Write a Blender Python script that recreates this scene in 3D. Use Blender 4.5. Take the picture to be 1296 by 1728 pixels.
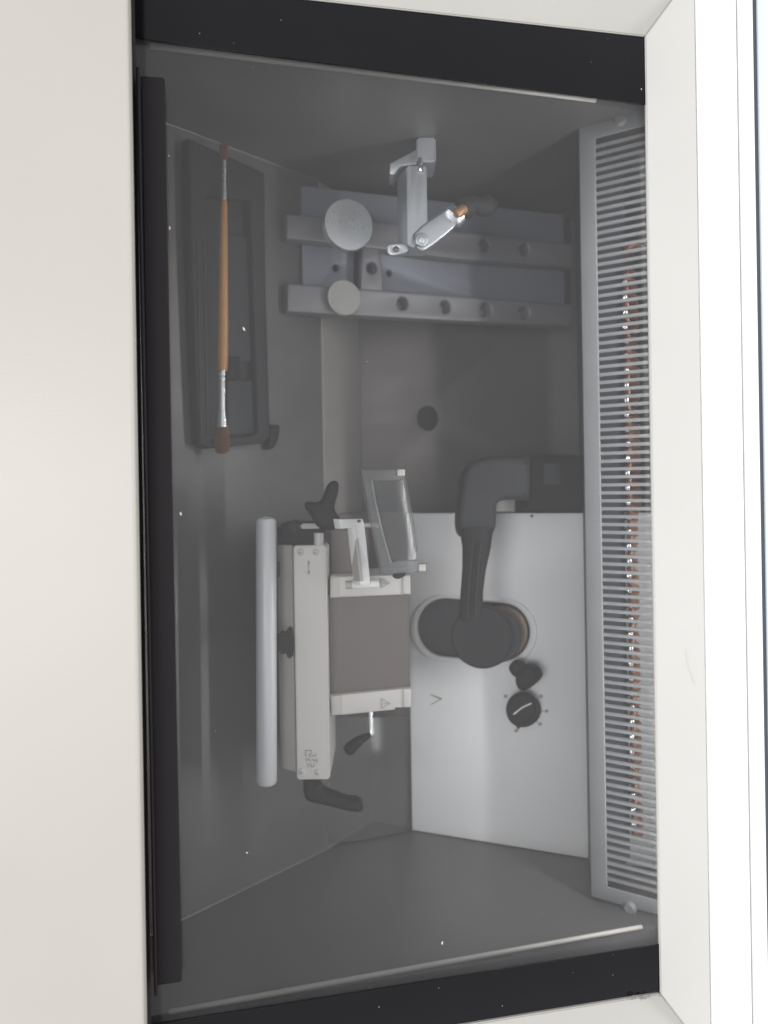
import bpy, bmesh, math, random
from mathutils import Vector, Matrix
random.seed(7)
for o in list(bpy.data.objects): bpy.data.objects.remove(o)
scene = bpy.context.scene
COL = scene.collection

# ---------------------------------------------------------------- frames
# Everything is measured in a frame M (x right, y up, z towards the viewer of the
# photograph, metres) and then turned as a rigid whole so that world Z is up.
F, RHO, CU, CV = 1500.0, 0.016, 648.0, 820.0
RT = Matrix(((0, -1, 0), (.6, 0, -.8), (.8, 0, .6))).to_4x4()
T = Matrix.Translation((0, 0, 1.30)) @ RT

# ---------------------------------------------------------------- camera
cam_d = bpy.data.cameras.new('camera')
cam = bpy.data.objects.new('camera', cam_d); COL.objects.link(cam)
cam_d.sensor_fit = 'VERTICAL'; cam_d.sensor_height = 36; cam_d.sensor_width = 27
cam_d.lens = F / 1728 * 36
cam_d.shift_y = -44 / 1728
cam_d.clip_start = .01; cam_d.clip_end = 50
cam_d.dof.use_dof = True; cam_d.dof.focus_distance = .47; cam_d.dof.aperture_fstop = 8
cam.matrix_world = T @ Matrix.Rotation(-math.atan(RHO), 4, 'Z')
scene.camera = cam

# ---------------------------------------------------------------- light
w = bpy.data.worlds.new('World'); scene.world = w; w.use_nodes = True
bg = w.node_tree.nodes['Background']
bg.inputs[0].default_value = (.98, .985, .99, 1); bg.inputs[1].default_value = 1.0

def area(name, loc, target, sx, sy, power, col=(1, 1, 1), spread=180):
    d = bpy.data.lights.new(name, 'AREA'); d.shape = 'RECTANGLE'
    d.size = sx; d.size_y = sy; d.energy = power; d.color = col; d.spread = math.radians(spread)
    o = bpy.data.objects.new(name, d); COL.objects.link(o)
    v = (Vector(target) - Vector(loc))
    o.matrix_world = T @ (Matrix.Translation(loc) @ v.to_track_quat('-Z', 'Y').to_matrix().to_4x4())
    return o
area('ceiling_lamp', (1.9, .25, .12), (0.1, 0, -.45), .9, .3, 12, (1, .98, .95))
area('front_fill', (-.68, -.1, 1.42), (0.05, 0, -.5), .4, 1.1, 21, (1, .985, .96))  # added soft fill from the front, aimed in through the window
# strip lamp under the upper lip of the chamber, in front of the evaporator grille
area('chamber_lamp', (.157, -.03, -.4850), (.157 - .93, -.05, -.4850 - .40), .42, .004, .42, (1, .985, .96), 180)

scene.view_settings.view_transform = 'Standard'
scene.view_settings.look = 'None'
scene.view_settings.exposure = 0
scene.render.engine = 'CYCLES'
scene.cycles.max_bounces = 10; scene.cycles.transparent_max_bounces = 12
scene.render.resolution_x = 768; scene.render.resolution_y = 1024

# ---------------------------------------------------------------- materials
def mat(name, col, rough=.5, metal=0, var=.06, vscale=30, stretch=(1, 1, 1), bump=0, bscale=400, spec=.5, coat=0):
    m = bpy.data.materials.new(name); m.use_nodes = True
    nt = m.node_tree; p = nt.nodes['Principled BSDF']
    p.inputs['Roughness'].default_value = rough; p.inputs['Metallic'].default_value = metal
    p.inputs['Specular IOR Level'].default_value = spec
    p.inputs['Coat Weight'].default_value = coat
    tc = nt.nodes.new('ShaderNodeTexCoord'); mp = nt.nodes.new('ShaderNodeMapping')
    mp.inputs['Scale'].default_value = stretch
    nt.links.new(tc.outputs['Object'], mp.inputs[0])
    n = nt.nodes.new('ShaderNodeTexNoise'); n.inputs['Scale'].default_value = vscale
    n.inputs['Detail'].default_value = 6; n.inputs['Roughness'].default_value = .6
    nt.links.new(mp.outputs[0], n.inputs['Vector'])
    r = nt.nodes.new('ShaderNodeMapRange')
    r.inputs['From Min'].default_value = .3; r.inputs['From Max'].default_value = .7
    r.inputs['To Min'].default_value = 1 - var; r.inputs['To Max'].default_value = 1 + var
    nt.links.new(n.outputs[0], r.inputs[0])
    mx = nt.nodes.new('ShaderNodeMix'); mx.data_type = 'RGBA'; mx.blend_type = 'MULTIPLY'
    mx.inputs[0].default_value = 1
    mx.inputs[6].default_value = (*col, 1)
    nt.links.new(r.outputs[0], mx.inputs[7])
    nt.links.new(mx.outputs[2], p.inputs['Base Color'])
    rr = nt.nodes.new('ShaderNodeMapRange')
    rr.inputs['From Min'].default_value = .3; rr.inputs['From Max'].default_value = .7
    rr.inputs['To Min'].default_value = max(.02, rough - .07); rr.inputs['To Max'].default_value = min(1, rough + .07)
    nt.links.new(n.outputs[0], rr.inputs[0])
    if name in ('brushed_steel', 'grey_white_panel', 'brown_grey_steel', 'warm_satin_steel'):
        # wipe marks and dried smears: stretched, broken streaks that are shinier or duller
        m2 = nt.nodes.new('ShaderNodeMapping'); m2.inputs['Scale'].default_value = (9, 30, 9); m2.inputs['Rotation'].default_value = (.3, .2, .9)
        w2 = nt.nodes.new('ShaderNodeTexNoise'); w2.inputs['Scale'].default_value = 1.6; w2.inputs['Detail'].default_value = 8; w2.inputs['Distortion'].default_value = .8
        nt.links.new(tc.outputs['Object'], m2.inputs[0]); nt.links.new(m2.outputs[0], w2.inputs['Vector'])
        r2 = nt.nodes.new('ShaderNodeMapRange'); r2.inputs['From Min'].default_value = .35; r2.inputs['From Max'].default_value = .65
        r2.inputs['To Min'].default_value = -.04; r2.inputs['To Max'].default_value = .04
        nt.links.new(w2.outputs[0], r2.inputs[0])
        ad = nt.nodes.new('ShaderNodeMath'); ad.operation = 'ADD'; ad.use_clamp = True
        nt.links.new(rr.outputs[0], ad.inputs[0]); nt.links.new(r2.outputs[0], ad.inputs[1])
        nt.links.new(ad.outputs[0], p.inputs['Roughness'])
    else:
        nt.links.new(rr.outputs[0], p.inputs['Roughness'])
    if bump:
        n2 = nt.nodes.new('ShaderNodeTexNoise'); n2.inputs['Scale'].default_value = bscale
        n2.inputs['Detail'].default_value = 3
        nt.links.new(mp.outputs[0], n2.inputs['Vector'])
        b = nt.nodes.new('ShaderNodeBump'); b.inputs['Strength'].default_value = bump
        b.inputs['Distance'].default_value = .0005
        nt.links.new(n2.outputs[0], b.inputs['Height']); nt.links.new(b.outputs[0], p.inputs['Normal'])
    return m

def clear(name, tint, gloss_rough, ior=1.5, haze=.0, hazecol=(.5, .5, .5)):
    m = bpy.data.materials.new(name); m.use_nodes = True
    nt = m.node_tree; nt.nodes.clear()
    out = nt.nodes.new('ShaderNodeOutputMaterial')
    tr = nt.nodes.new('ShaderNodeBsdfTransparent'); tr.inputs[0].default_value = (*tint, 1)
    gl = nt.nodes.new('ShaderNodeBsdfGlossy'); gl.inputs['Roughness'].default_value = gloss_rough
    fr = nt.nodes.new('ShaderNodeFresnel'); fr.inputs[0].default_value = ior
    mx = nt.nodes.new('ShaderNodeMixShader')
    df = nt.nodes.new('ShaderNodeBsdfDiffuse'); df.inputs[0].default_value = (*hazecol, 1)
    mh = nt.nodes.new('ShaderNodeMixShader')
    # faint uneven haze; on the window it stands in for room reflections
    tc = nt.nodes.new('ShaderNodeTexCoord'); n = nt.nodes.new('ShaderNodeTexNoise')
    n.inputs['Scale'].default_value = 9; n.inputs['Detail'].default_value = 5
    nt.links.new(tc.outputs['Object'], n.inputs['Vector'])
    r = nt.nodes.new('ShaderNodeMapRange'); r.inputs['From Min'].default_value = .3; r.inputs['From Max'].default_value = .7
    r.inputs['To Min'].default_value = haze * .75; r.inputs['To Max'].default_value = haze * 1.25
    nt.links.new(n.outputs[0], r.inputs[0]); nt.links.new(r.outputs[0], mh.inputs[0])
    nt.links.new(tr.outputs[0], mh.inputs[1]); nt.links.new(df.outputs[0], mh.inputs[2])
    nt.links.new(fr.outputs[0], mx.inputs[0])
    nt.links.new(mh.outputs[0], mx.inputs[1]); nt.links.new(gl.outputs[0], mx.inputs[2])
    nt.links.new(mx.outputs[0], out.inputs[0])
    return m

M = {
 'cream_dim': mat('cream_enamel_shaded', (.435, .415, .385), .42, 0, .03, 5, bump=.10, bscale=900),  # cream paint, also darkened for the weaker light on the front panel
 'enamel_dim': mat('white_enamel_shaded', (.47, .46, .435), .42, 0, .025, 6, bump=.10, bscale=900),  # casing white, darkened for end faces that catch less light
 'enamel_ramp': mat('white_enamel_half_lit', (.60, .595, .575), .42, 0, .025, 6, bump=.06, bscale=900),  # same casing white, toned down for dimmer light on the ramp
 'enamel_lit': mat('white_enamel_lit', (.86, .86, .85), .38, 0, .015, 12, bump=.06, bscale=900),  # same casing white, kept brightest for the strongly lit outer faces
 'black_print': mat('black_glass_print', (.005, .005, .007), .12, 0, .1, 30, spec=.22),
 'black_profile': mat('black_anodised', (.010, .008, .010), .45, 0, .08, 60, spec=.25),
 'rubber': mat('black_rubber', (.006, .006, .006), .7, 0, .1, 60),
 'steel': mat('brushed_steel', (.17, .166, .162), .46, .5, .10, 13, (1, 1.6, 1), .05, 700),
 'steel_dark': mat('dull_steel', (.30, .285, .27), .5, .65, .10, 18, (1, 6, 1), .05, 700),
 'steel_light': mat('satin_steel', (.30, .29, .28), .5, .2, .06, 25, (1, 5, 1)),
 'rim': mat('rim_steel', (.22, .22, .23), .5, .5, .06, 25),
 'bead': mat('pale_lit_edge', (.62, .60, .56), .5, .1, .04, 60),  # pale colour stands in for light caught by the rolled edges
 'panel': mat('grey_white_panel', (.75, .765, .775), .5, 0, .03, 9, bump=.03),
 'brown': mat('brown_anodised', (.12, .102, .096), .5, .1, .06, 22, (1, 4, 1)),
 'brown_wall': mat('brown_grey_steel', (.115, .106, .102), .5, .25, .06, 22, (1, 4, 1)),
 'base_steel': mat('warm_satin_steel', (.21, .19, .178), .5, .2, .05, 22, (1, 4, 1)),
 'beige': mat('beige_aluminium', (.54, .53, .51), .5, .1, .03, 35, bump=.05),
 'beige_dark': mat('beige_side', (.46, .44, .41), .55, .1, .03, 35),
 'alu': mat('satin_aluminium', (.55, .58, .61), .34, .75, .03, 40, (6, 1, 1)),
 'alu_paint': mat('silver_tube', (.68, .70, .72), .45, .15, .03, 40, (6, 1, 1)),
 'white': mat('white_plastic', (.78, .79, .79), .4, 0, .02, 40),
 'shelf': mat('blue_grey_shelf', (.19, .205, .245), .45, .3, .06, 20, (1, 4, 1), .03),
 'rail': mat('grey_rail', (.19, .192, .205), .48, .3, .05, 30, (1, 4, 1), .03),
 'polish': mat('polished_metal', (.80, .83, .85), .28, .9, .01, 20),
 'disc': mat('matt_disc', (.30, .30, .285), .55, .2, .06, 220, bump=.15, bscale=1500),
 'plastic': mat('charcoal_plastic', (.020, .021, .024), .6, 0, .06, 60, spec=.3),
 'plastic_mid': mat('grey_plastic', (.030, .032, .035), .6, 0, .06, 60, spec=.3),
 'recess': mat('recess_grey', (.085, .082, .09), .6, 0, .06, 60, spec=.3),
 'black': mat('black_plastic', (.008, .008, .010), .6, 0, .1, 80, spec=.2),
 'arm': mat('dark_grey_cover', (.020, .021, .023), .65, 0, .08, 60, spec=.25),
 'void': mat('black_inside', (.006, .007, .010), .8, 0, .1, 20),
 'grille': mat('grille_steel', (.24, .25, .26), .55, .1, .04, 30),
 'channel': mat('drip_channel', (.05, .06, .075), .55, .2, .06, 20),
 'copper': mat('copper', (.42, .19, .115), .32, .75, .15, 120),
 'solder': mat('solder', (.85, .86, .88), .12, 1, .05, 100),
 'brass': mat('brass', (.45, .25, .12), .45, .5, .06, 100),
 'wood': mat('varnished_wood', (.55, .27, .075), .35, 0, .12, 60, (30, 3, 30), .05, 600, coat=.3),
 'ferrule': mat('nickel_ferrule', (.86, .87, .88), .25, .7, .03, 120),
 'hair': mat('brown_bristle', (.20, .075, .035), .6, 0, .35, 900, (8, .4, 8), .5, 3000),
 'print': mat('dark_print', (.13, .125, .12), .6, 0, .1, 60),
 'print_soft': mat('worn_print', (.33, .33, .32), .6, 0, .15, 300),
 'dust': mat('pale_dust', (.75, .73, .66), .8, 0, .1, 60),
 'seam': mat('dark_joint', (.16, .15, .13), .8, 0, .4, 400),  # dark gap line, mottled with wear
 'slate': mat('slate_trim', (.06, .07, .09), .5, 0, .05, 60),
 'pale': mat('pale_blue_enamel', (.66, .72, .78), .4, 0, .02, 20),
 'glass': clear('window_glass', (.915, .915, .92), .03, 1.38, .020, (.62, .62, .64)),
 'acrylic': clear('clear_acrylic', (.86, .87, .88), .15, 1.35, .06, (.5, .52, .55)),
 'acrylic_edge': clear('frosted_acrylic', (.66, .67, .67), .3, 1.35, .16, (.5, .52, .53)),
}

# ---------------------------------------------------------------- geometry helpers
def und(u, v):
    du, dv = u - CU, v - CV
    return du - RHO * dv, RHO * du + dv
def P(u, v, d):
    x, y = und(u, v); return Vector((x * d / F, -y * d / F, -d))
def px(n, d): return n * d / F

class Plane:
    """upright plane (contains M's y axis) through (x0,d0) and (x1,d1); n faces the viewer"""
    def __init__(s, x0, d0, x1, d1):
        s.o = Vector((x0, 0, -d0)); s.a = Vector((x1 - x0, 0, -(d1 - d0))).normalized()
        s.n = Vector((-s.a.z, 0, s.a.x)); s.b = Vector((0, 1, 0))
    def on(s, u, v, off=0):
        x, y = und(u, v); r = Vector((x / F, -y / F, -1))
        t = ((s.o + s.n * off).dot(s.n)) / r.dot(s.n); return r * t
    def st(s, u, v, off=0):
        p = s.on(u, v, off) - s.o; return (p.dot(s.a), p.y)
    def pt(s, q, off=0): return s.o + s.a * q[0] + Vector((0, q[1], 0)) + s.n * off
    def mat(s, off=0):
        m = Matrix.Identity(4)
        m.col[0][:3] = s.a; m.col[1][:3] = s.b; m.col[2][:3] = s.n; m.col[3][:3] = s.o + s.n * off
        return m
def facing(d): return Plane(0, d, 1, d)

def finish(name, me, m, parent, label=None):
    if isinstance(m, str): m = M[m]
    if not me.materials: me.materials.append(m)
    for p in me.polygons: p.use_smooth = True
    me.set_sharp_from_angle(angle=math.radians(34))
    o = bpy.data.objects.new(name, me); COL.objects.link(o)
    if parent is not None:
        off = root_loc(parent)
        o.parent = parent
        me.transform(Matrix.Translation(-off))
    else:
        c = Vector((0, 0, 0))
        for v in me.vertices: c += v.co
        c /= max(1, len(me.vertices)); me.transform(Matrix.Translation(-c)); o.location = c
    if label: o['label'] = label
    return o
def root_loc(o):
    l = Vector((0, 0, 0))
    while o is not None: l += o.location; o = o.parent
    return l

def plate(name, pl, pts, thick, m, parent=None, off=0, holes=(), bevel=.0006, raw=False, res=2, label=None):
    """flat piece with real thickness: outline given on the plane, front face at `off`, body behind it"""
    cu = bpy.data.curves.new(name, 'CURVE'); cu.dimensions = '2D'; cu.fill_mode = 'BOTH'
    bevel = min(bevel, thick * .45)
    cu.extrude = thick / 2 - bevel; cu.bevel_depth = bevel; cu.offset = -bevel; cu.bevel_resolution = res
    for loop in [pts] + list(holes):
        q = [p if raw else pl.st(p[0], p[1], off) for p in loop]
        sp = cu.splines.new('POLY'); sp.points.add(len(q) - 1)
        for i, (x, y) in enumerate(q): sp.points[i].co = (x, y, 0, 1)
        sp.use_cyclic_u = True
    tmp = bpy.data.objects.new('tmp', cu); COL.objects.link(tmp)
    dg = bpy.context.evaluated_depsgraph_get()
    me = bpy.data.meshes.new_from_object(tmp.evaluated_get(dg))
    bpy.data.objects.remove(tmp); bpy.data.curves.remove(cu)
    bm = bmesh.new(); bm.from_mesh(me); bmesh.ops.remove_doubles(bm, verts=bm.verts, dist=1e-6)
    bmesh.ops.recalc_face_normals(bm, faces=bm.faces); bm.to_mesh(me); bm.free()
    me.transform(pl.mat(off - thick / 2)); me.name = name; me.materials.clear()
    return finish(name, me, m, parent, label)

def ell(u, v, ru, rv=None, n=40, rot=0):
    rv = rv or ru; r = []
    for i in range(n):
        a = 2 * math.pi * i / n; x, y = ru * math.cos(a), rv * math.sin(a)
        r.append((u + x * math.cos(rot) - y * math.sin(rot), v + x * math.sin(rot) + y * math.cos(rot)))
    return r
def stadium(u0, v0, u1, v1, r, n=20, sq=.9):
    """two half discs joined; sq squeezes the caps along the axis"""
    a = math.atan2(v1 - v0, u1 - u0); out = []
    for (cx, cy, s) in ((u1, v1, -math.pi / 2), (u0, v0, math.pi / 2)):
        for i in range(n + 1):
            t = s + math.pi * i / n
            x, y = r * sq * math.cos(t), r * math.sin(t)
            out.append((cx + x * math.cos(a) - y * math.sin(a), cy + x * math.sin(a) + y * math.cos(a)))
    return out
def rrect(u0, v0, u1, v1, r, n=5):
    o = []
    for cx, cy, s in ((u1 - r, v1 - r, 0), (u0 + r, v1 - r, 90), (u0 + r, v0 + r, 180), (u1 - r, v0 + r, 270)):
        for i in range(n + 1):
            a = math.radians(s + 90 * i / n); o.append((cx + r * math.cos(a), cy + r * math.sin(a)))
    return o
def smooth(pts, it=2):
    for _ in range(it):
        q = []
        for i in range(len(pts)):
            a, b = pts[i], pts[(i + 1) % len(pts)]
            q += [(a[0] * .75 + b[0] * .25, a[1] * .75 + b[1] * .25), (a[0] * .25 + b[0] * .75, a[1] * .25 + b[1] * .75)]
        pts = q
    return pts

def prism(name, cs, y0, y1, m, parent=None, bevel=.0008, label=None):
    """cross-section cs [(x,d)...] swept along M's y from y0 to y1"""
    bm = bmesh.new()
    A = [bm.verts.new((x, y0, -d)) for x, d in cs]; B = [bm.verts.new((x, y1, -d)) for x, d in cs]
    n = len(cs)
    for i in range(n): bm.faces.new((A[i], A[(i + 1) % n], B[(i + 1) % n], B[i]))
    bm.faces.new(A[::-1]); bm.faces.new(B)
    bmesh.ops.recalc_face_normals(bm, faces=bm.faces)
    if bevel: bmesh.ops.bevel(bm, geom=bm.edges[:], offset=bevel, segments=2, affect='EDGES', clamp_overlap=True)
    me = bpy.data.meshes.new(name); bm.to_mesh(me); bm.free()
    return finish(name, me, m, parent, label)

def tube(name, pts, rad, m, parent=None, seg=20, flat=None, dome=False, label=None, mesh_only=None):
    """swept round body through pts with a radius per point; flat=(dir,scale) squashes it along dir"""
    pts = [Vector(p) for p in pts]
    if not isinstance(rad, (list, tuple)): rad = [rad] * len(pts)
    rad = list(rad)
    if dome:
        for end in (0, 1):
            p, q, r = (pts[0], pts[1], rad[0]) if end == 0 else (pts[-1], pts[-2], rad[-1])
            dr = (p - q).normalized(); new = []
            for a in (30, 60, 82): new.append((p + dr * r * .5 * math.sin(math.radians(a)), r * math.cos(math.radians(a))))
            if end == 0:
                for a in new: pts.insert(0, a[0]); rad.insert(0, a[1])
            else:
                for a in new: pts.append(a[0]); rad.append(a[1])
    bm = mesh_only or bmesh.new(); rings = []; up = None
    for i, p in enumerate(pts):
        t = (pts[min(i + 1, len(pts) - 1)] - pts[max(i - 1, 0)]).normalized()
        if up is None:
            up = Vector((0, 0, 1)) if abs(t.z) < .9 else Vector((1, 0, 0))
        sx = t.cross(up).normalized(); up = sx.cross(t).normalized(); ring = []
        for k in range(seg):
            a = 2 * math.pi * k / seg; o = (sx * math.cos(a) + up * math.sin(a)) * rad[i]
            if flat: o -= flat[0] * o.dot(flat[0]) * (1 - flat[1])
            ring.append(bm.verts.new(p + o))
        rings.append(ring)
    for a, b in zip(rings, rings[1:]):
        for k in range(seg): bm.faces.new((a[k], a[(k + 1) % seg], b[(k + 1) % seg], b[k]))
    bm.faces.new(rings[0][::-1]); bm.faces.new(rings[-1])
    if mesh_only: return
    bmesh.ops.recalc_face_normals(bm, faces=bm.faces)
    me = bpy.data.meshes.new(name); bm.to_mesh(me); bm.free()
    return finish(name, me, m, parent, label)

def ball(name, c, r, m, parent=None, sc=(1, 1, 1)):
    bm = bmesh.new(); bmesh.ops.create_uvsphere(bm, u_segments=20, v_segments=12, radius=r)
    bmesh.ops.scale(bm, vec=sc, verts=bm.verts); bmesh.ops.translate(bm, vec=c, verts=bm.verts)
    me = bpy.data.meshes.new(name); bm.to_mesh(me); bm.free(); return finish(name, me, m, parent)

def strokes(name, pl, lines, wpx, m, parent, off=.0003):
    """printed or engraved marks: thin bars lying on a plane; lines are uv polylines"""
    bm = bmesh.new()
    for ln in lines:
        for (a, b) in zip(ln, ln[1:]):
            A, B = Vector(pl.st(*a)), Vector(pl.st(*b)); d = (B - A)
            if d.length < 1e-6: continue
            d.normalize(); nn = Vector((-d.y, d.x)) * px(wpx, .55) / 2; A = A - d * nn.length * .6; B = B + d * nn.length * .6
            qs = [A + nn, B + nn, B - nn, A - nn]
            top = [bm.verts.new(pl.pt(q, off)) for q in qs]; bot = [bm.verts.new(pl.pt(q, -.0003)) for q in qs]
            bm.faces.new(top)
            for i in range(4): bm.faces.new((top[i], bot[i], bot[(i + 1) % 4], top[(i + 1) % 4]))
    bmesh.ops.recalc_face_normals(bm, faces=bm.faces)
    me = bpy.data.meshes.new(name); bm.to_mesh(me); bm.free(); return finish(name, me, m, parent)

def thing(name, label, cat, loc, group=None):
    o = bpy.data.objects.new(name, None); COL.objects.link(o); o.location = loc
    o.empty_display_size = .01
    o['label'] = label; o['category'] = cat
    if group: o['group'] = group
    return o
def tag(o, label, cat, group=None):
    o['label'] = label; o['category'] = cat
    if group: o['group'] = group
    return o
def struct(o): o['kind'] = 'structure'; return o
def dup(o, parent, delta):
    c = o.copy(); COL.objects.link(c); c.parent = parent; c.location = o.location + delta
    if 'label' in c: del c['label']
    return c

# ---------------------------------------------------------------- key planes
YT, YB = .218, -.257                                  # inner faces of the two side walls
W = Plane(-.112, .42, .144, .48)                      # window glass
LIP = Plane(-.0986, .440, .122, .506)                 # front edge of the chamber liner
FLOOR = Plane(-.1274, .5266, -.0402, .636)            # chamber floor
def floor_d(x): return .5266 + (x + .1274) / (.0872) * .1094
HOUS = Plane(-.015, .676, .138, .605)                 # front of the microtome housing
SHELF = Plane(-.0538, .612, .1432, .694)              # quick-freeze shelf

# ---------------------------------------------------------------- chamber
fe_ = P(546, 900, .632).x
struct(prism('floor', [(-.152, .4957), (fe_, .6305), (fe_ - .003, .6345), (-.157, .4997)], YB, YT, 'steel', bevel=0))
struct(prism('lower_floor', [(fe_ + .0002, .6315), (-.010, .684), (-.012, .690), (fe_ - .003, .6375)], YB, -.0205, 'base_steel', bevel=0))
struct(prism('front_wall', [(-.152, .4955), (-.157, .4955), (-.134, .418), (-.129, .418)], YB, YT, 'steel', bevel=0))
side = [(-.158, .422), (.33, .5685), (.33, .80), (-.158, .80)]
struct(prism('side_wall', side, YT, YT + .003, 'steel', bevel=0))
struct(prism('side_wall', side, YB - .003, YB, 'steel', bevel=0))
D0, D1 = P(603, 700, .690), P(985, 700, .745)
BW = Plane(D0.x, -D0.z, D1.x, -D1.z)
q = lambda u, v: BW.st(u, v)
hole = [BW.st(*p) for p in ell(722, 706, 18, 21)]
a0 = (BW.st(596, 700)[0]); a1 = (BW.st(1075, 700)[0])
bw = struct(plate('back_wall', BW, [(a0, -.03), (a1, -.03), (a1, YT - .0005), (a0, YT - .0005)], .004, 'brown_wall', holes=[hole], raw=True))
tag_h = plate('port_hole_well', BW, ell(722, 706, 22, 25), .003, 'void', bw, off=-.0042)
tag_h.name = 'port_recess'
L0 = P(542, 700, .6345); L1 = P(604, 700, .688)
LED = Plane(L0.x, -L0.z, L1.x, -L1.z)
s0, s1 = LED.st(541, 700)[0], LED.st(604, 700)[0]
struct(plate('ledge', LED, [(s0, -.0205), (s1, -.0205), (s1, YT - .0005), (s0, YT - .0005)], .006, 'steel_light', raw=True, off=.0025))
# walls of the space behind the grille
struct(prism('evaporator_bay', [(.16, .800), (.345, .800), (.345, .565), (.341, .565), (.341, .796), (.16, .796)], YB, YT, 'void', bevel=0))
struct(prism('rear_panel', [(-.16, .802), (.17, .802), (.17, .806), (-.16, .806)], YB, YT, 'void', bevel=0))

# beads added for the highlight lines where floor meets side walls
for y in (YT - .0006, YB + .0006):
    struct(tube('seam_highlight', [(-.150, y, -.4975), (-.042, y, -.633)], .0008, 'rim', seg=8))
# window rim of the liner
rim = thing('chamber_rim', 'grey steel rim with rolled edges coloured pale as if catching light running round the chamber just behind the glass', 'rim', (0, YT, -.47))
for nm, ya, yb in (('rim_flange', YT, YT + .030), ('rim_flange', YB - .030, YB)):
    plate(nm, LIP, [(-.05, ya), (.30, ya), (.30, yb), (-.05, yb)], .0015, 'rim', rim, raw=True)
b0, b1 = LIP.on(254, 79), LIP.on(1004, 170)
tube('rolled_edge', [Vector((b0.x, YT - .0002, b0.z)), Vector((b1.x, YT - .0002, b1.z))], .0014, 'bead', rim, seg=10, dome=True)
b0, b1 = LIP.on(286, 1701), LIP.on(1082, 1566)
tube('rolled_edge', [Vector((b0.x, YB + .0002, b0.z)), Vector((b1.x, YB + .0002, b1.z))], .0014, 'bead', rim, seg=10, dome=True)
for y in (.2445, -.2795):
    prism('channel_side', [(-.158, .412), (.29, .513), (.29, .560), (-.158, .436)], y - .0015, y + .0015, 'black_profile', rim, bevel=0)

# ---------------------------------------------------------------- microtome housing
hs = thing('microtome_housing', 'tall pale grey-white housing panel with oval opening that fills the lower right of the chamber', 'housing', P(690, 1405, .659))
T0 = HOUS.st(690, 1100)[0]; T1 = HOUS.st(1125, 1100)[0]; yH = HOUS.on(690, 866).y
oval = [HOUS.st(*p) for p in stadium(750, 1059, 846, 1067, 49, sq=.97)]
khole = []
plate('front_panel', HOUS, [(T0, YB + .0004), (T1, YB + .0004), (T1, yH), (T0, yH)], .004, 'panel', hs, raw=True, holes=[oval], bevel=.001)
tB = HOUS.st(604, 1100)[0]
plate('base_panel', HOUS, [(tB, YB + .0004), (T0 + .002, YB + .0004), (T0 + .002, yH + .0005), (tB, yH + .0005)], .003, 'base_steel', hs, raw=True, off=-.0042)
e0 = HOUS.pt((T0, 0), -.0075); e1 = HOUS.pt((T1, 0), -.0075); g0 = HOUS.pt((tB, 0), -.0075)
prism('top_cover', [(g0.x, -g0.z), (e1.x, -e1.z), (e1.x + .02, .78), (g0.x, .74)], yH - .006, yH - .002, 'void', hs, bevel=0)
# recess behind the oval
orim_o = stadium(748, 1060, 850, 1068, 57, sq=.98); orim_i = stadium(750, 1059, 846, 1067, 49, sq=.97)
plate('opening_rim', HOUS, orim_o, .0024, 'panel', hs, off=.0022, holes=[orim_i], bevel=.0011, res=3)
oc_ = plate('opening_cover', HOUS, stadium(750, 1059, 848, 1067, 56), .003, 'recess', hs, off=-.0085)
plate('drive_disc', HOUS, ell(847, 1068, 44, 47), .006, mat('copper_brown', (.27, .20, .15), .4, .4, .1, 60), hs, off=-.0015, bevel=.0015)
strokes('arrow_mark', HOUS, [[(727, 1172), (745, 1179), (727, 1189)], [(733, 1175), (745, 1179)]], 2.2, 'print_soft', hs)
marks = [(913, 1175), (922, 1200), (911, 1222), (871, 1233), (853, 1175)]
for (mu, mv) in marks:
    plate('scale_dot', HOUS, ell(mu, mv, 3.4, 3.2, 14), .0006, 'print_soft', hs, off=.0003, bevel=.0001)
strokes('scale_line', HOUS, [[(903, 1184), (909, 1178)], [(910, 1200), (917, 1200)], [(900, 1214), (907, 1219)]], 1.6, 'print_soft', hs)
plate('panel_screw', HOUS, ell(897, 871, 2.6, 2.6, 14), .001, 'print', hs, off=.0008)

kn = thing('rotary_knob', 'round black knob with a white pointer line among printed dots on the pale panel', 'knob', HOUS.on(880, 1198))
plate('knob_skirt', HOUS, ell(882, 1201, 28, 27), .006, 'black', kn, off=.007, bevel=.001, res=3)
kc_ = plate('knob_cap', HOUS, ell(878, 1198, 26, 28), .009, 'black', kn, off=.016, bevel=.003, res=4)
plate('pointer_tip', HOUS, [(866, 1219), (882, 1219), (874, 1232)], .004, 'black', kn, off=.006)
kp = Plane(HOUS.pt((0, 0), .016).x, -HOUS.pt((0, 0), .016).z, HOUS.pt((1, 0), .016).x, -HOUS.pt((1, 0), .016).z)
strokes('pointer_line', kp, [[(867, 1205), (881, 1194)], [(881, 1194), (896, 1187)]], 2.6, 'white', kc_)

lv = thing('clamping_lever', 'small black two-lobed lever between the round specimen head and the rotary knob', 'lever', HOUS.on(880, 1140))
plate('lever_arm', HOUS, smooth([(856, 1124), (867, 1114), (880, 1118), (888, 1136), (872, 1148), (858, 1136)]), .010, 'black', lv, off=.018, bevel=.003, res=3)
plate('lever_grip', HOUS, smooth([(866, 1140), (878, 1124), (896, 1124), (910, 1140), (906, 1152), (882, 1171), (868, 1162)]), .016, 'black', lv, off=.024, bevel=.005, res=4)

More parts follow.
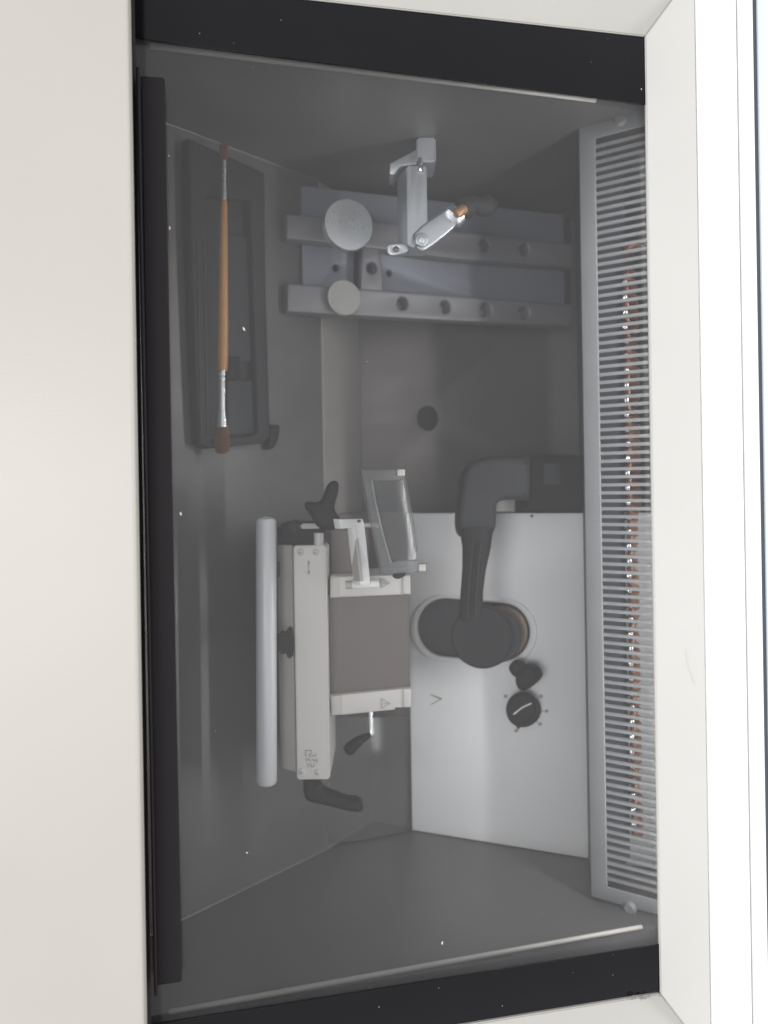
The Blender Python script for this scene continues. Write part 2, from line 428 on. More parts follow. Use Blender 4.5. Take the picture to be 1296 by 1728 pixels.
# ---------------------------------------------------------------- specimen head arm
ah = thing('gooseneck_arm', 'black curved specimen head arm ending in a round disc in front of the oval opening', 'specimen head', P(813, 1075, .60))
ap = facing(.585)
plate('arm_cover', ap, smooth([(897, 771), (897, 771), (840, 770), (800, 774), (781, 796), (777, 830), (772, 862), (771, 895), (780, 912), (826, 912), (838, 893), (839, 868), (838, 851), (849, 843), (896, 844), (896, 844)], 2), .026, 'arm', ah, bevel=.005, res=4)
plate('arm_mount', facing(.60), rrect(893, 768, 985, 862, 3), .035, 'black', ah, bevel=.002)
plate('rating_mark', facing(.60), rrect(918, 782, 946, 818, 2), .001, 'plastic_mid', ah, off=.0006, bevel=.0003)
plate('steel_lug', facing(.618), rrect(836, 838, 870, 864, 3), .012, 'steel_light', ah, bevel=.001)
tube('neck', [P(804, 890, .588), P(804, 925, .588), P(800, 960, .590), P(796, 1000, .593), P(795, 1045, .596)],
     [px(29, .588), px(24, .588), px(20, .59), px(19, .593), px(21, .596)], 'black', ah, seg=28, flat=(Vector((0, 0, 1)), .62))
for du_, r_ in ((-6, 1.6), (7, 1.9), (13, 1.3)):
    tube('neck_rib', [P(804 + du_, 915, .5785), P(800 + du_, 960, .5822), P(796 + du_, 1005, .5856), P(795 + du_, 1040, .588)], px(r_, .58), 'arm', ah, seg=10)
tube('head_disc', [P(813, 1075, .590), P(813, 1075, .5915), P(814, 1075, .606), P(818, 1074, .640)],
     [px(49, .59), px(52, .59), px(52.5, .605), px(52, .635)], 'black', ah, seg=56)
tube('head_backing', [P(835, 1075, .607), P(836, 1075, .609), P(838, 1074, .640)], [px(42, .607), px(43.5, .609), px(43, .635)], 'plastic', ah, seg=48)

# ---------------------------------------------------------------- quick-freeze shelf
sh = thing('freezing_shelf', 'blue-grey quick-freeze shelf with two drilled rails on the upper back of the chamber', 'shelf', SHELF.on(730, 440))
c = SHELF.st(508, 313); c2 = SHELF.st(951, 362)
plate('base_plate', SHELF, [c, c2, (c2[0], SHELF.st(955, 545)[1]), (c[0], SHELF.st(512, 520)[1])], .010, 'shelf', sh, raw=True, bevel=.001,
      holes=[[SHELF.st(*p) for p in ell(567, 452, 5.5, 6)], [SHELF.st(*p) for p in ell(657, 461, 4.5, 5.5)]])
up_h = [ell(818, 415, 8, 10.5, 20), ell(885, 421, 8, 10, 20)]
plate('rail', SHELF, [(484, 361), (546, 364), (700, 380), (966, 412), (966, 452), (760, 436), (545, 408), (484, 403)], .013, 'rail', sh, off=.013, holes=up_h, bevel=.0015)
lo_h = [ell(u, v, 9, 11, 20) for u, v in ((680, 512), (752, 518), (820, 523), (885, 528))]
plate('rail', SHELF, [(485, 478), (560, 483), (640, 488), (966, 514), (966, 552), (485, 526)], .013, 'rail', sh, off=.013, holes=lo_h, bevel=.0015)
plate('cross_piece', SHELF, [(611, 405), (634, 406), (641, 425), (646, 452), (647, 493), (609, 491)], .008, 'rail', sh, off=.0125, holes=[ell(628, 452, 8.5, 9.5, 20)], bevel=.0015)
plate('slot', SHELF, [(598, 420), (609, 421), (608, 487), (597, 486)], .002, 'void', sh, off=.0012, bevel=.0002)
for u, v in ((818, 415), (885, 421), (680, 512), (752, 518), (820, 523), (885, 528)):
    plate('hole_bottom', SHELF, ell(u, v, 10.5, 12.5, 20), .0006, 'steel_dark', sh, off=.0012, bevel=.0001)
plate('end_slot', SHELF, [(955, 365), (963, 366), (963, 410), (955, 409)], .003, 'void', sh, off=.001)
plate('end_slot', SHELF, [(955, 455), (963, 456), (963, 512), (955, 511)], .003, 'void', sh, off=.001)

ex = thing('heat_extractor', 'large polished round metal stamp with a bright streak on the upper rail', 'heat extractor', SHELF.on(589, 380))
def along(pl, u, v, offs, radii):
    base = pl.on(u, v, offs[0]); return [base - pl.n * (offs[0] - o_) for o_ in offs], radii
p_, r_ = along(SHELF, 589, 379, [.040, .0396, .0345, .0340, .0135], [.0166, .0170, .0170, .007, .007])
tube('stamp_body', p_, r_, 'polish', ex, seg=56)
dsc = thing('specimen_disc', 'small matt grey specimen disc sitting on the lower rail', 'specimen disc', SHELF.on(581, 502))
p_, r_ = along(SHELF, 581, 502, [.0185, .0182, .0155, .0150, .0130], [.0117, .0120, .0120, .0050, .0050])
tube('disc_plate', p_, r_, 'disc', dsc, seg=48)

# ---------------------------------------------------------------- swivel arm of the heat extractor
sw = thing('swivel_bracket', 'light grey metal swivel arm bolted to the upper side wall above the freezing shelf', 'bracket', Vector((P(710, 240, .563).x, YT, -.563)))
yw = YT - .0002
def boxp(name, u0, v0, u1, v1, d0, d1, m, parent, bevel=.001, toy=None):
    a, b = P(u0, v0, d0), P(u1, v1, d0)
    cs = [(a.x, d0), (b.x, d0), (b.x, d1), (a.x, d1)]
    return prism(name, cs, b.y, toy if toy is not None else a.y, m, parent, bevel)
boxp('mount_block', 703, 236, 736, 273, .556, .585, 'alu', sw, toy=yw)
plate('mount_foot', facing(.560), [(703, 252), (711, 271), (701, 278), (676, 281), (664, 295), (657, 293), (658, 276)], .02, 'alu', sw)
boxp('post', 686, 279, 722, 415, .556, .580, 'alu', sw)
prism('post_side', [(P(671, 340, .572).x, .572), (P(689, 340, .5575).x, .5575), (P(689, 340, .582).x, .582), (P(671, 340, .582).x, .582)], P(680, 418, .56).y, P(680, 282, .56).y, 'alu', sw)
link = Plane(P(711, 400, .55).x, .550, P(790, 345, .556).x, .556)
plate('link_arm', link, smooth([(697, 404), (701, 388), (752, 352), (770, 346), (779, 360), (776, 378), (722, 421), (706, 424)], 1), .009, 'alu', sw, bevel=.0015, res=3)
plate('ear', facing(.562), smooth([(651, 413), (668, 409), (690, 412), (690, 424), (668, 431), (655, 430)], 1), .006, 'alu', sw, holes=[ell(668, 420, 5, 4.5, 16)])
ps_ = plate('pivot_screw', link, ell(712, 404, 11.5, 12, 28), .004, 'alu', sw, off=.0025, bevel=.0008)
plate('screw_socket', link, ell(712, 404, 6, 6.5, 6), .0012, 'polish', ps_, off=.0031)
tube('grub_screw', [P(709.5, 268, .5552), P(709.5, 289, .5552)], px(4, .555), 'solder', sw, seg=14, dome=True)
tube('collar', [P(764, 368, .5535), P(774, 360, .5540)], [px(20, .55), px(18, .55)], 'polish', sw, seg=32, flat=(Vector((0, 0, 1)), .7))
tube('brass_pin', [P(770, 361, .549), P(783, 353, .551)], [px(9, .55), px(9, .55)], 'brass', sw, seg=20, dome=True)
tube('handle', [P(779, 358, .555), P(786, 350, .556), P(800, 345, .558), P(811, 349, .560), P(822, 347, .562), P(831, 347, .564)],
     [px(17, .555), px(20, .556), px(14, .558), px(16, .56), px(19, .562), px(13, .564)], 'arm', sw, seg=24, dome=True)

# ---------------------------------------------------------------- tray and brush
def fpt(u, v, h=0): return FLOOR.on(u, v, h)
tr = thing('brush_tray', 'long charcoal plastic tray lying on the chamber floor under the paintbrush', 'tray', fpt(385, 500))
outl = [(319, 234), (446, 292), (449, 500), (456, 735), (446, 748), (352, 757), (337, 750), (331, 640), (322, 400)]
plate('tray_rim', FLOOR, outl, .008, 'plastic', tr, off=.009, holes=[[(348, 330), (424, 338), (430, 540), (437, 727), (428, 735), (356, 742), (351, 600)]], bevel=.0015, res=3)
plate('tray_bottom', FLOOR, outl, .0012, 'plastic', tr, off=.0016)
plate('tray_insert', FLOOR, [(384, 395), (420, 400), (427, 610), (384, 612)], .002, 'plastic_mid', tr, off=.0044, bevel=.0008)
plate('tray_insert', FLOOR, [(384, 642), (429, 641), (431, 731), (385, 735)], .002, 'plastic_mid', tr, off=.0046, bevel=.0008)
plate('tray_clip', FLOOR, smooth([(458, 717), (472, 716), (473, 730), (465, 755), (453, 760), (457, 738)], 1), .006, 'black', tr, off=.0075)
for u in (334, 345):
    plate('tray_groove', FLOOR, [(u - 2, 400), (u + 2, 400), (u + 8, 735), (u + 4, 735)], .0012, 'plastic_mid', tr, off=.0097, bevel=.0004)
plate('tray_block', FLOOR, [(386, 602), (406, 602), (406, 640), (386, 640)], .004, 'black', tr, off=.0062, bevel=.0008)

br = thing('paintbrush', 'double-ended paintbrush with varnished wooden handle and metal ferrules lying in the tray', 'paintbrush', fpt(376, 480, .012))
H = .014
def bp(u, v): return fpt(u, v, H)
dd = -bp(375, 500).z
tube('handle', [bp(377.5, v) + Vector((px(du, dd), 0, 0)) for v, du in ((338, 0), (350, 0), (420, -.8), (500, -1.5), (560, -1.8), (612, -2.2), (626, -2.2))],
     [px(r, dd) for r in (5.2, 6.4, 7.8, 9.0, 9.6, 9.5, 8.6)], 'wood', br, seg=28)
tube('ferrule', [bp(378, 340), bp(378, 326), bp(378.2, 300), bp(378.5, 271)], [px(r, dd) for r in (4.8, 4.4, 3.2, 3.6)], 'ferrule', br, seg=20)
tube('ferrule', [bp(374.7, 624), bp(374.5, 633), bp(374.5, 635), bp(374.3, 637), bp(374.3, 642), bp(374.3, 644), bp(374.3, 646), bp(374.2, 672), bp(374.2, 694), bp(374.2, 708), bp(374.2, 721)],
     [px(r, dd) for r in (6.2, 6.3, 5.2, 6.2, 6.2, 5.2, 6.2, 6.1, 6.6, 8.6, 9.4)], 'ferrule', br, seg=24, flat=(Vector((0, 0, 1)), .8))
def bristles(cx, v0, v1, wa, wm, wb, n=150):
    bm = bmesh.new()
    for i in range(n):
        a = random.uniform(-1, 1); z = random.uniform(-.5, .5) * (1 - a * a) ** .5
        e = random.uniform(.86, 1.0) * (1 - .10 * abs(a))
        pts = []
        for t, wd in ((0, wa), (.35, (wa + wm) / 2 + 1), (.7, wm), (1, wb)):
            v = v0 + (v1 - v0) * t * e
            pts.append(bp(cx, v) + Vector((px(a * wd, dd), 0, px(z * wd * .9, dd))))
        tube('x', pts, [px(1.0, dd)] * 3 + [px(.45, dd)], None, seg=4, mesh_only=bm)
    me = bpy.data.meshes.new('bristles'); bm.to_mesh(me); bm.free()
    return finish('bristles', me, 'hair', br)
bristles(374.3, 719, 768, 8.5, 13.5, 11.5)
bristles(378, 272, 240, 3.2, 6.5, 7.5, 70)

# ---------------------------------------------------------------- knife holder
kh = thing('knife_holder', 'beige metal blade holder with brown centre block standing in the middle of the chamber floor', 'blade holder', fpt(545, 1120))
vm = 1120
def X(u, d, v=vm): return P(u, v, d).x
yt_, yb_ = P(500, 921, .535).y, P(520, 1316, .535).y
prism('clamp_plate', [(X(498, .535), .535), (X(553.5, .535), .535), (X(553.5, .535), .600), (X(498, .535), .600)], yb_, yt_, 'beige', kh, .0009)
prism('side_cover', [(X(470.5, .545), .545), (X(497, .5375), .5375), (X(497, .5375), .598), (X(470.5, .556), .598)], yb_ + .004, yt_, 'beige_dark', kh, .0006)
cp = facing(.535)
for u, v in ((507, 932), (533, 932), (509, 1303), (536, 1304)):
    sc_ = plate('screw', cp, ell(u, v, 5.6, 5.8, 22), .0022, 'beige', kh, off=.0009, bevel=.0007)
    plate('screw_socket', cp, ell(u - .8, v + .8, 2.4, 2.4, 6), .0006, 'print_soft', sc_, off=.0011)
strokes('arrow_mark', cp, [[(521, 947), (521, 968)], [(519.5, 951), (521, 947), (522.5, 951)], [(519.5, 964), (521, 968), (522.5, 964)]], 1.8, 'print_soft', kh)
strokes('size_marking', cp, [
    [(516, 1276), (516, 1266), (525, 1266), (526, 1271), (521, 1274), (526, 1277)],
    [(527, 1274), (531, 1276), (534, 1272)],
    [(517, 1279), (517, 1284), (521, 1280), (524, 1285)], [(527, 1281), (531, 1284), (535, 1281), (535, 1287)],
    [(518, 1288), (522, 1290), (519, 1294)], [(525, 1289), (525, 1294), (530, 1293), (530, 1288)]], 1.7, 'print_soft', kh)
# round silver roll bar
tube('roll_bar', [P(449, 880, .528), P(450, 1318, .528)], px(17.3, .528), 'alu_paint', kh, seg=40, dome=True)
boxp('bar_notch', 459, 951, 469, 976, .532, .550, 'plastic_mid', kh, .0005)
boxp('bar_hanger', 466, 893, 474, 1298, .546, .552, 'rim', kh, .0005)
boxp('clamp_block', 468, 1069, 494, 1104, .533, .565, 'black', kh, .0015)
boxp('clamp_flange', 483, 1061, 492, 1112, .530, .560, 'black', kh, .001)
# brown centre block, end caps
boxp('centre_block', 553, 1000, 692.5, 1178, .548, .620, 'brown', kh, .0008)
boxp('rear_block', 557, 893, 620, 1002, .562, .630, 'brown', kh, .0008)
capp = facing(.544)
plate('end_cap', capp, [(557, 973), (692, 970), (693, 1003), (557, 1009)], .05, 'beige', kh, bevel=.001)
plate('end_cap', capp, [(556, 1174), (694, 1160.5), (694, 1194), (667, 1194.5), (666, 1198), (578, 1207), (559, 1207)], .05, 'beige', kh, bevel=.001)
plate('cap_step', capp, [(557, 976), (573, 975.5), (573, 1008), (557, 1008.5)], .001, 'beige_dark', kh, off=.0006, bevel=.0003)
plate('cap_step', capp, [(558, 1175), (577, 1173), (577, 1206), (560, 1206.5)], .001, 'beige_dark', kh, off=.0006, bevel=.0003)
plate('cap_end', capp, [(680, 972), (691.5, 971.5), (691.5, 1002), (680, 1002.5)], .0012, 'beige', kh, off=.0008, bevel=.0005)
plate('cap_end', capp, [(681, 1163), (693, 1161.5), (693, 1193), (681, 1193.5)], .0012, 'beige', kh, off=.0008, bevel=.0005)
for (cu_, cv_) in ((650, 1187), (649, 984)):
    strokes('warning_triangle', capp, [[(cu_ - 6, cv_ - 8), (cu_ + 8, cv_), (cu_ - 6, cv_ + 8), (cu_ - 6, cv_ - 8)], [(cu_ - 3, cv_), (cu_ + 3, cv_)]], 1.5, 'print_soft', kh)
# clamping lever at the lower end
plate('clamp_lever', facing(.538), smooth([(511, 1314), (511, 1314), (540, 1314), (540, 1314), (541, 1334), (560, 1342), (589, 1353), (600, 1351), (611, 1358), (614, 1370), (606, 1374), (588, 1372), (545, 1361), (520, 1357), (511, 1346)], 2), .014, 'black', kh, bevel=.004, res=4)
# upper end: dark bearing block, pin, beige strip
boxp('bearing_block', 468, 884, 540, 920, .545, .590, 'black', kh, .002)
boxp('bearing_key', 486, 879, 506, 900, .540, .560, 'plastic', kh, .002)
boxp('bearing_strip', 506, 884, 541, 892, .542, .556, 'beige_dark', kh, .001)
tube('locating_pin', [P(538, 899, .540), P(538, 922, .540)], px(8.5, .54), 'beige', kh, seg=24)
plate('wing_knob', facing(.528), smooth([(557, 811), (570, 811), (571, 828), (562, 856), (566, 866), (576, 880), (572, 893), (548, 897), (532, 888), (523, 870), (512, 856), (514, 846), (530, 848), (541, 846), (548, 824)], 2), .012, 'black', kh, bevel=.004, res=4)
# rod with ball lever
rd = thing('ball_lever', 'thin lever with a black rounded grip hanging under the lower beige cap', 'lever', P(627, 1205, .60))
tube('rod', [P(625, 1196, .598), P(626, 1222, .598), P(627, 1236, .598), P(621, 1243, .597)], [px(4.5, .6)] * 4, 'polish', rd, seg=16)
tube('grip', [P(624, 1240, .597), P(610, 1247, .595), P(596, 1258, .592), P(590, 1264, .591), P(587, 1267, .5905)], [px(r, .595) for r in (4.5, 7.5, 10.2, 11.2, 9.8)], 'black', rd, seg=24, dome=True)

# anti-roll guide
ar = thing('guide_bracket', 'bright white angled bracket clipped on the upper beige cap of the blade holder', 'bracket', P(610, 985, .52))
bp2 = Plane(X(573, .514, 930), .514, X(626, .528, 930), .528)
plate('bracket_arm', bp2, [(573, 876), (613, 875.5), (616, 886), (626, 986), (608, 988), (597, 891), (576, 892.5)], .007, 'white', ar, bevel=.0008)
sidep = Plane(X(586, .534, 940), .534, X(598, .523, 940), .523)
plate('bracket_side', sidep, [(585, 896), (597.5, 893), (608, 981), (597, 981)], .002, 'beige_dark', ar, bevel=.0004)
plate('corner_screw', bp2, ell(606.5, 879.5, 3.2, 2.6, 14), .001, 'print', ar, off=.0006)
tube('pivot_tube', [P(596, 987, .531), P(637, 985, .531)], px(7.2, .531), 'white', ar, seg=24, dome=True)
tube('pivot_collar', [P(583, 987, .533), P(597, 987, .533)], px(7.0, .533), 'beige_dark', ar, seg=24)
tube('cross_rod', [P(611, 886, .527), P(640, 886, .527)], px(4, .527), 'beige_dark', ar, seg=14)

gg = thing('guide_glass', 'clear acrylic anti-roll plate in a translucent frame tilted beside the white bracket', 'guide plate', P(665, 880, .51))
gp = Plane(X(620, .505, 880), .505, X(700, .522, 880), .522)
plate('frame', gp, [(610, 793), (683, 792), (684, 804), (677, 811), (630, 811), (637, 850), (648, 900), (662, 950), (668, 946), (704, 945), (706, 951), (720, 951), (720, 964), (690, 967), (645, 969), (633, 905), (620, 845)], .003, 'acrylic_edge', gg, bevel=.0006)
plate('pane', gp, [(630, 811), (681, 807), (689, 845), (705, 945), (668, 946), (662, 950), (648, 900)], .0012, 'acrylic', gg, off=-.001, bevel=.0003)
tube('pane_edge', [gp.on(683, 806, -.001), gp.on(691, 850, -.001), gp.on(698, 885, -.001), gp.on(704, 930, -.001)], px(1.6, .51), 'acrylic_edge', gg, seg=8)
plate('corner_pad', gp, rrect(671, 792, 684, 803, 1.5), .001, 'beige_dark', gg, off=.001)
plate('corner_pad', gp, rrect(707, 952, 719, 964, 1.5), .001, 'beige_dark', gg, off=.001)
plate('rubber_stop', facing(.533), smooth([(660, 971), (676, 964), (688, 966), (680, 975), (668, 978)], 1), .004, 'black', gg)

# clear guard below the blade holder
cg = plate('splash_guard', Plane(-.0402, .6325, .0185, .657), [(556, 1210), (688, 1210), (690, 1402), (615, 1418), (555, 1424)], .0015, 'acrylic')
tag(cg, 'thin clear plastic guard standing between blade holder and pale housing near the lower side wall', 'guard')

# ---------------------------------------------------------------- evaporator grille
G0 = P(987, 865, .547)
ang = math.atan((648 + 470) / F)
GR = Plane(G0.x, -G0.z, G0.x + math.cos(ang), -G0.z - math.sin(ang))
# cos/sin: the grille comes nearer to the viewer towards the right
gt = GR.on(976, 216).y; gb = GR.on(1001, 1514).y
sL = GR.st(1014, 865)[0]; syt = GR.on(1006, 233).y; syb = GR.on(1022, 1496).y
grl = thing('evaporator_grille', 'tall satin steel louvred grille with many thin horizontal slots along the right of the chamber', 'grille', G0)
sR = .105; tR = .112
plate('grille_frame', GR, [(0, gb), (tR, gb), (tR, gt), (0, gt)], .0016, 'grille', grl, raw=True, bevel=.0005,
      holes=[[(sL, syb), (sR, syb), (sR, syt), (sL, syt)]])
NS = 95; pitch = (syt - syb) / NS
a, b = GR.pt((sL - .001, 0), -.0004), GR.pt((sR + .001, 0), -.0004)
hw = pitch * .21
first = None
cs_ = [(a.x, -a.z), (b.x, -b.z), (b.x - GR.n.x * .0022, -(b.z - GR.n.z * .0022)), (a.x - GR.n.x * .0022, -(a.z - GR.n.z * .0022))]
first = prism('slat', cs_, syt - pitch - hw, syt - pitch + hw, 'grille', grl, bevel=.0003)
for k in range(2, NS): dup(first, grl, Vector((0, -pitch * (k - 1), 0)))
for u, v in ((1047, 203), (1063, 1532)):
    q_ = GR.on(u, v)
    tube('screw', [q_ - GR.n * .001, q_ + GR.n * .0008, q_ + GR.n * .0022], [.0042, .0042, .0026], 'grille', grl, seg=24)
edge = GR.pt((0, 0), 0)
prism('grille_return', [(edge.x, -edge.z), (edge.x + .0012, -edge.z), (edge.x + .035, .715), (edge.x + .0338, .715)], gb, gt, 'channel', grl, bevel=0)
c0, c1 = GR.pt((sL - .004, 0), -.010), P(1062, 865, .604)
prism('drip_channel', [(c0.x, -c0.z), (c1.x, -c1.z), (c1.x - .001, -c1.z + .003), (c0.x, -c0.z + .003)], gb + .004, gt - .004, 'channel', grl, bevel=0)

ev = thing('evaporator_coil', 'column of shiny copper return bends visible behind the right slots of the grille', 'evaporator coil', P(1064, 930, .592))
topY, botY = P(1060, 455, .592).y, P(1079, 1412, .592).y
NB = 39; bpch = (topY - botY) / NB; cx0 = P(1066, 930, .592).x
def bend():
    pts = []
    for i in range(9):
        a_ = math.radians(-90 + 180 * i / 8)
        pts.append(Vector((cx0 - math.cos(a_) * .006 + .003, topY - bpch * .5 + math.sin(a_) * bpch * .30, -.592 + math.cos(a_) * .006)))
    pts = [pts[0] + Vector((.004, 0, -.006))] + pts + [pts[-1] + Vector((.004, 0, -.006))]
    return tube('return_bend', pts, .0019, 'copper', ev, seg=14)
fb = bend()
sb = tube('solder_glint', [Vector((cx0 - .0035, topY - bpch - .0012, -.588)), Vector((cx0 - .0035, topY - bpch + .0012, -.588))], .0024, 'solder', ev, seg=16, dome=True)  # silver solder beads added for the glints between copper bends
for k in range(1, NB): dup(fb, ev, Vector((0, -bpch * k, 0)))
for k in range(1, NB - 1): dup(sb, ev, Vector((random.uniform(-.0003, .0003), -bpch * k, 0)))
tube('feed_pipe', [Vector((cx0 - .002, topY + .010, -.600)), Vector((cx0 + .004, topY + .017, -.595)), Vector((cx0 + .035, topY + .024, -.59))], .003, 'copper', ev, seg=12, dome=True)

# ---------------------------------------------------------------- sliding window
sl = thing('sliding_window', 'large glass window with black printed borders that closes the chamber opening', 'window', W.on(660, 860))
s0w, s1w = -.035, .30
plate('glass_pane', W, [(s0w, -.275), (s1w, -.275), (s1w, .2400), (s0w, .2400)], .004, 'glass', sl, raw=True, bevel=.0004)
Wb = .0006
wl = lambda u, v: W.st(u, v)
xr = .285
def wy(u, v): return W.on(u, v).y
def strip(a, b, m='black_print', name='black_border', off=Wb, th=.0005):
    return plate(name, W, a + b, th, m, sl, raw=True, off=off, bevel=.00012)
s_a = s0w; s_b = xr
tA, tB_ = wl(232, 66), wl(1090, 178)
ext = lambda p, q, s: (s, p[1] + (q[1] - p[1]) * (s - p[0]) / (q[0] - p[0]))
strip([(s_a, .2398), (s_b, .2398)], [ext(tA, tB_, s_b), ext(tA, tB_, s_a)])
tC, tD = wl(258, 1728), wl(1112, 1592)
strip([(s_a, -.2748), (s_b, -.2748)], [ext(tC, tD, s_b), ext(tC, tD, s_a)])
# handle profile at the left
hp = plate('handle_profile', W, [(238, 128), (274, 130), (278, 134), (307, 1655), (303, 1658), (262, 1664)], .004, 'black_profile', sl, off=.006, bevel=.0006)
plate('handle_lip', W, [(229, 112), (236, 112), (266, 1682), (260, 1682)], .010, 'black_profile', sl, off=.012, bevel=.0008)
plate('edge_seal', W, [(s0w - .03, -.30), (W.st(241, 860)[0], -.30), (W.st(241, 860)[0], .30), (s0w - .03, .30)], .006, 'rubber', sl, raw=True, off=.0012)
bm = bmesh.new()
def speck(u, v, r, el=1.0, rot=0.):
    c = W.on(u, v, .0011); pts = []
    for k in range(7):
        a_ = 2 * math.pi * k / 7; x, y = math.cos(a_) * r * random.uniform(.7, 1.2), math.sin(a_) * r * el * random.uniform(.7, 1.2)
        pts.append((x * math.cos(rot) - y * math.sin(rot), x * math.sin(rot) + y * math.cos(rot)))
    top = bm.verts.new(c + W.n * px(r * .5, .45))
    vs = [bm.verts.new(c - W.n * .0007 + W.a * px(x, .45) + Vector((0, px(y, .45), 0))) for x, y in pts]
    for k in range(7): bm.faces.new((vs[k], vs[(k + 1) % 7], top))
for a_ in ((286, 384, 1.5, 2.0), (412, 555, 1.8, 2.2, .5), (305, 867, 1.6, 2), (747, 1592, 2.0, 1.6), (252, 183, .9, 5, .45), (249, 500, 1.2, 1),
           (246, 1068, 1.8, 2.2), (285, 262, 1, 1.2), (417, 1440, 1.3, 1.3), (620, 610, .8, 1), (640, 1700, 1, 1), (845, 1380, 1, 1), (1083, 150, 1.6, 1.2)):
    speck(*a_)
for _ in range(16): speck(random.uniform(300, 1080), random.uniform(90, 1650), random.uniform(.35, .6), random.uniform(.8, 2), random.uniform(0, 3))
for _ in range(10): speck(random.uniform(320, 1080), random.choice((random.uniform(30, 130), random.uniform(1640, 1700))), random.uniform(.35, .7), random.uniform(.8, 2), random.uniform(0, 3))
me = bpy.data.meshes.new('dust'); bm.to_mesh(me); bm.free()
du = finish('dust', me, 'dust', None); du['kind'] = 'stuff'
tag(du, 'tiny pale specks of dust scattered over the window glass', 'dust')

# ---------------------------------------------------------------- cabinet around the window
cb = thing('cabinet', 'white enamelled cabinet casing that frames the chamber window on the right and at both ends', 'cabinet', W.on(1100, 860))
R0, R1 = W.st(1090, 62, .001), W.st(1112, 1676, .001)
sI = (R0[0] + R1[0]) / 2; yI0, yI1 = R0[1], R1[1]
def wp(s, y, off): return W.o + W.a * s + Vector((0, y, 0)) + W.n * off
O_ = .020; q1 = W.st(1179, 200, O_); sO = (q1[0] + W.st(1190, 1300, O_)[0]) / 2; wd = sO - sI
def poly(name, quads, m, parent, th=.003, seg=None, bevel=.0006):
    """folded sheet: list of quads (each 4 points) given thickness away from the viewer"""
    bmx = bmesh.new(); vm_ = {}
    def gv(p):
        k = tuple(round(c_, 6) for c_ in p)
        if k not in vm_: vm_[k] = bmx.verts.new(p)
        return vm_[k]
    for q_ in quads: bmx.faces.new([gv(p) for p in q_])
    bmesh.ops.recalc_face_normals(bmx, faces=bmx.faces)
    f = bmx.faces[:][0]
    f.normal_update()
    if sum(ff.normal.z for ff in bmx.faces) < 0: bmesh.ops.reverse_faces(bmx, faces=bmx.faces)
    ext_ = bmesh.ops.extrude_face_region(bmx, geom=bmx.faces[:])
    vs = [g for g in ext_['geom'] if isinstance(g, bmesh.types.BMVert)]
    bmesh.ops.translate(bmx, vec=-W.n * th, verts=vs)
    bmesh.ops.recalc_face_normals(bmx, faces=bmx.faces)
    if bevel: bmesh.ops.bevel(bmx, geom=bmx.edges[:], offset=bevel, segments=3, affect='EDGES', clamp_overlap=True)
    me = bpy.data.meshes.new(name); bmx.to_mesh(me); bmx.free(); return finish(name, me, m, parent)
i_off = .0015
gap = .0002; wy_ = wd * 1.5
A0, A1 = wp(sI, yI0, i_off), wp(sI, yI1, i_off); B0, B1 = wp(sO, yI0 + wy_, O_), wp(sO, yI1 - wy_, O_)
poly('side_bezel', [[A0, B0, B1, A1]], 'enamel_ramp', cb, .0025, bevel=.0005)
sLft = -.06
poly('end_bezel', [[wp(sLft, yI0, i_off), wp(sI - gap, yI0, i_off), wp(sO - gap, yI0 + wy_, O_), wp(sLft, yI0 + wy_, O_)]], 'enamel_dim', cb, .0025, bevel=.0005)
poly('end_bezel', [[wp(sLft, yI1, i_off), wp(sI - gap, yI1, i_off), wp(sO - gap, yI1 - wy_, O_), wp(sLft, yI1 - wy_, O_)]], 'enamel_dim', cb, .0025, bevel=.0005)
# flat outer faces
st1 = Plane(wp(sO, 0, O_).x, -wp(sO, 0, O_).z, wp(sO, 0, O_).x + .94, -wp(sO, 0, O_).z + .02)
u255 = st1.st(1256, 860)[0]
plate('top_face', st1, [(.0003, -.40), (u255, -.40), (u255, .38), (.0003, .38)], .02, 'enamel_lit', cb, raw=True, bevel=.0008, res=3)
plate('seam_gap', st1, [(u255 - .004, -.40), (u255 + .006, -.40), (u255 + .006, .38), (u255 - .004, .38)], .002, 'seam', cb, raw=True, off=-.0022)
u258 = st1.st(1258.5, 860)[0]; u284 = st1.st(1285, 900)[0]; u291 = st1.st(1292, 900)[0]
plate('outer_face', st1, [(u258, -.40), (u284, -.40), (u284, .38), (u258, .38)], .02, 'enamel_lit', cb, raw=True, bevel=.0008, res=3)
plate('trim_line', st1, [(u284, -.40), (u291, -.40), (u291, .38), (u284, .38)], .02, 'slate', cb, raw=True, off=-.001)
plate('rear_face', st1, [(u291, -.40), (u291 + .12, -.40), (u291 + .12, .38), (u291, .38)], .02, 'pale', cb, raw=True, off=.0005, bevel=.0008)
e_t, e_b = yI0 + wy_, yI1 - wy_
pe = Plane(wp(0, 0, O_).x, -wp(0, 0, O_).z, wp(1, 0, O_).x, -wp(1, 0, O_).z)
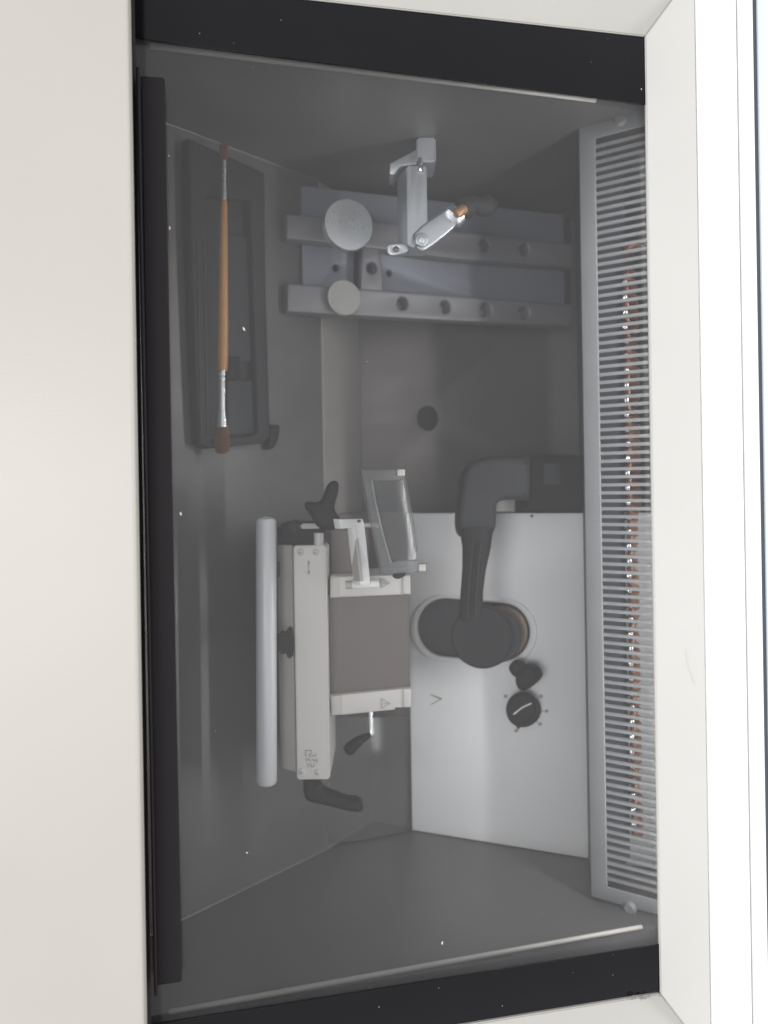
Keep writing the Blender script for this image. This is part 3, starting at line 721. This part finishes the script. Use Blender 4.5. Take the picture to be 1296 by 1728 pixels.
plate('end_face', pe, [(-.06, e_t + .0004), (sO - .0004, e_t + .0004), (sO - .0004, .38), (-.06, .38)], .01, 'enamel_dim', cb, raw=True)
plate('end_face', pe, [(-.06, -.40), (sO - .0004, -.40), (sO - .0004, e_b - .0004), (-.06, e_b - .0004)], .01, 'enamel_dim', cb, raw=True)
# grime in the lower mitre
bm = bmesh.new()
for _ in range(26):
    u, v = random.gauss(1082, 12), 1688 + random.gauss(-4, 3.5)
    c_ = wp(W.st(u, v, i_off)[0], 0, 0); pt = W.on(u, v, .0021)
    r_ = px(random.uniform(.6, 2.2), .47)
    vs = [bm.verts.new(pt + W.a * r_ * math.cos(k * 1.047) * random.uniform(.6, 1.8) + Vector((0, r_ * math.sin(k * 1.047) * .6, 0))) for k in range(6)]
    tp = bm.verts.new(pt + W.n * .0006)
    for k in range(6): bm.faces.new((vs[k], vs[(k + 1) % 6], tp))
me = bpy.data.meshes.new('grime'); bm.to_mesh(me); bm.free()
gr_ = finish('grime', me, mat('grey_grime', (.30, .29, .27), .9), None); gr_['kind'] = 'stuff'
tag(gr_, 'crumbs of grey grime in the lower right corner of the window frame', 'grime')
bm = bmesh.new()
bez = lambda u, v: W.on(u, v, .0175)
me = None
hr = tube('hair', [W.on(1156 + 16 * (t * t), 1096 + 58 * t, .0145 + .002 * t) for t in [i / 8 for i in range(9)]], .00012, mat('fine_hair', (.60, .58, .55), .6), None, seg=5)
tag(hr, 'fine curved hair lying on the white bezel right of the window', 'hair')

# near front panel on the left
FP = Plane(-.30, .375, P(229, 860, .385).x, .385)
fe = FP.st(229, 860)[0]
fp = plate('front_panel', FP, [(fe - .40, -.42), (fe, -.42), (fe, .40), (fe - .40, .40)], .008, 'cream_dim', None, raw=True, bevel=.0018, res=6)
tag(fp, 'wide cream enamelled front panel left of the window, nearest to the viewer', 'panel')

# ---------------------------------------------------------------- turn everything upright
for o in list(COL.objects):
    if o.parent is None and o.type in ('MESH', 'EMPTY'):
        o.matrix_world = T @ o.matrix_basis
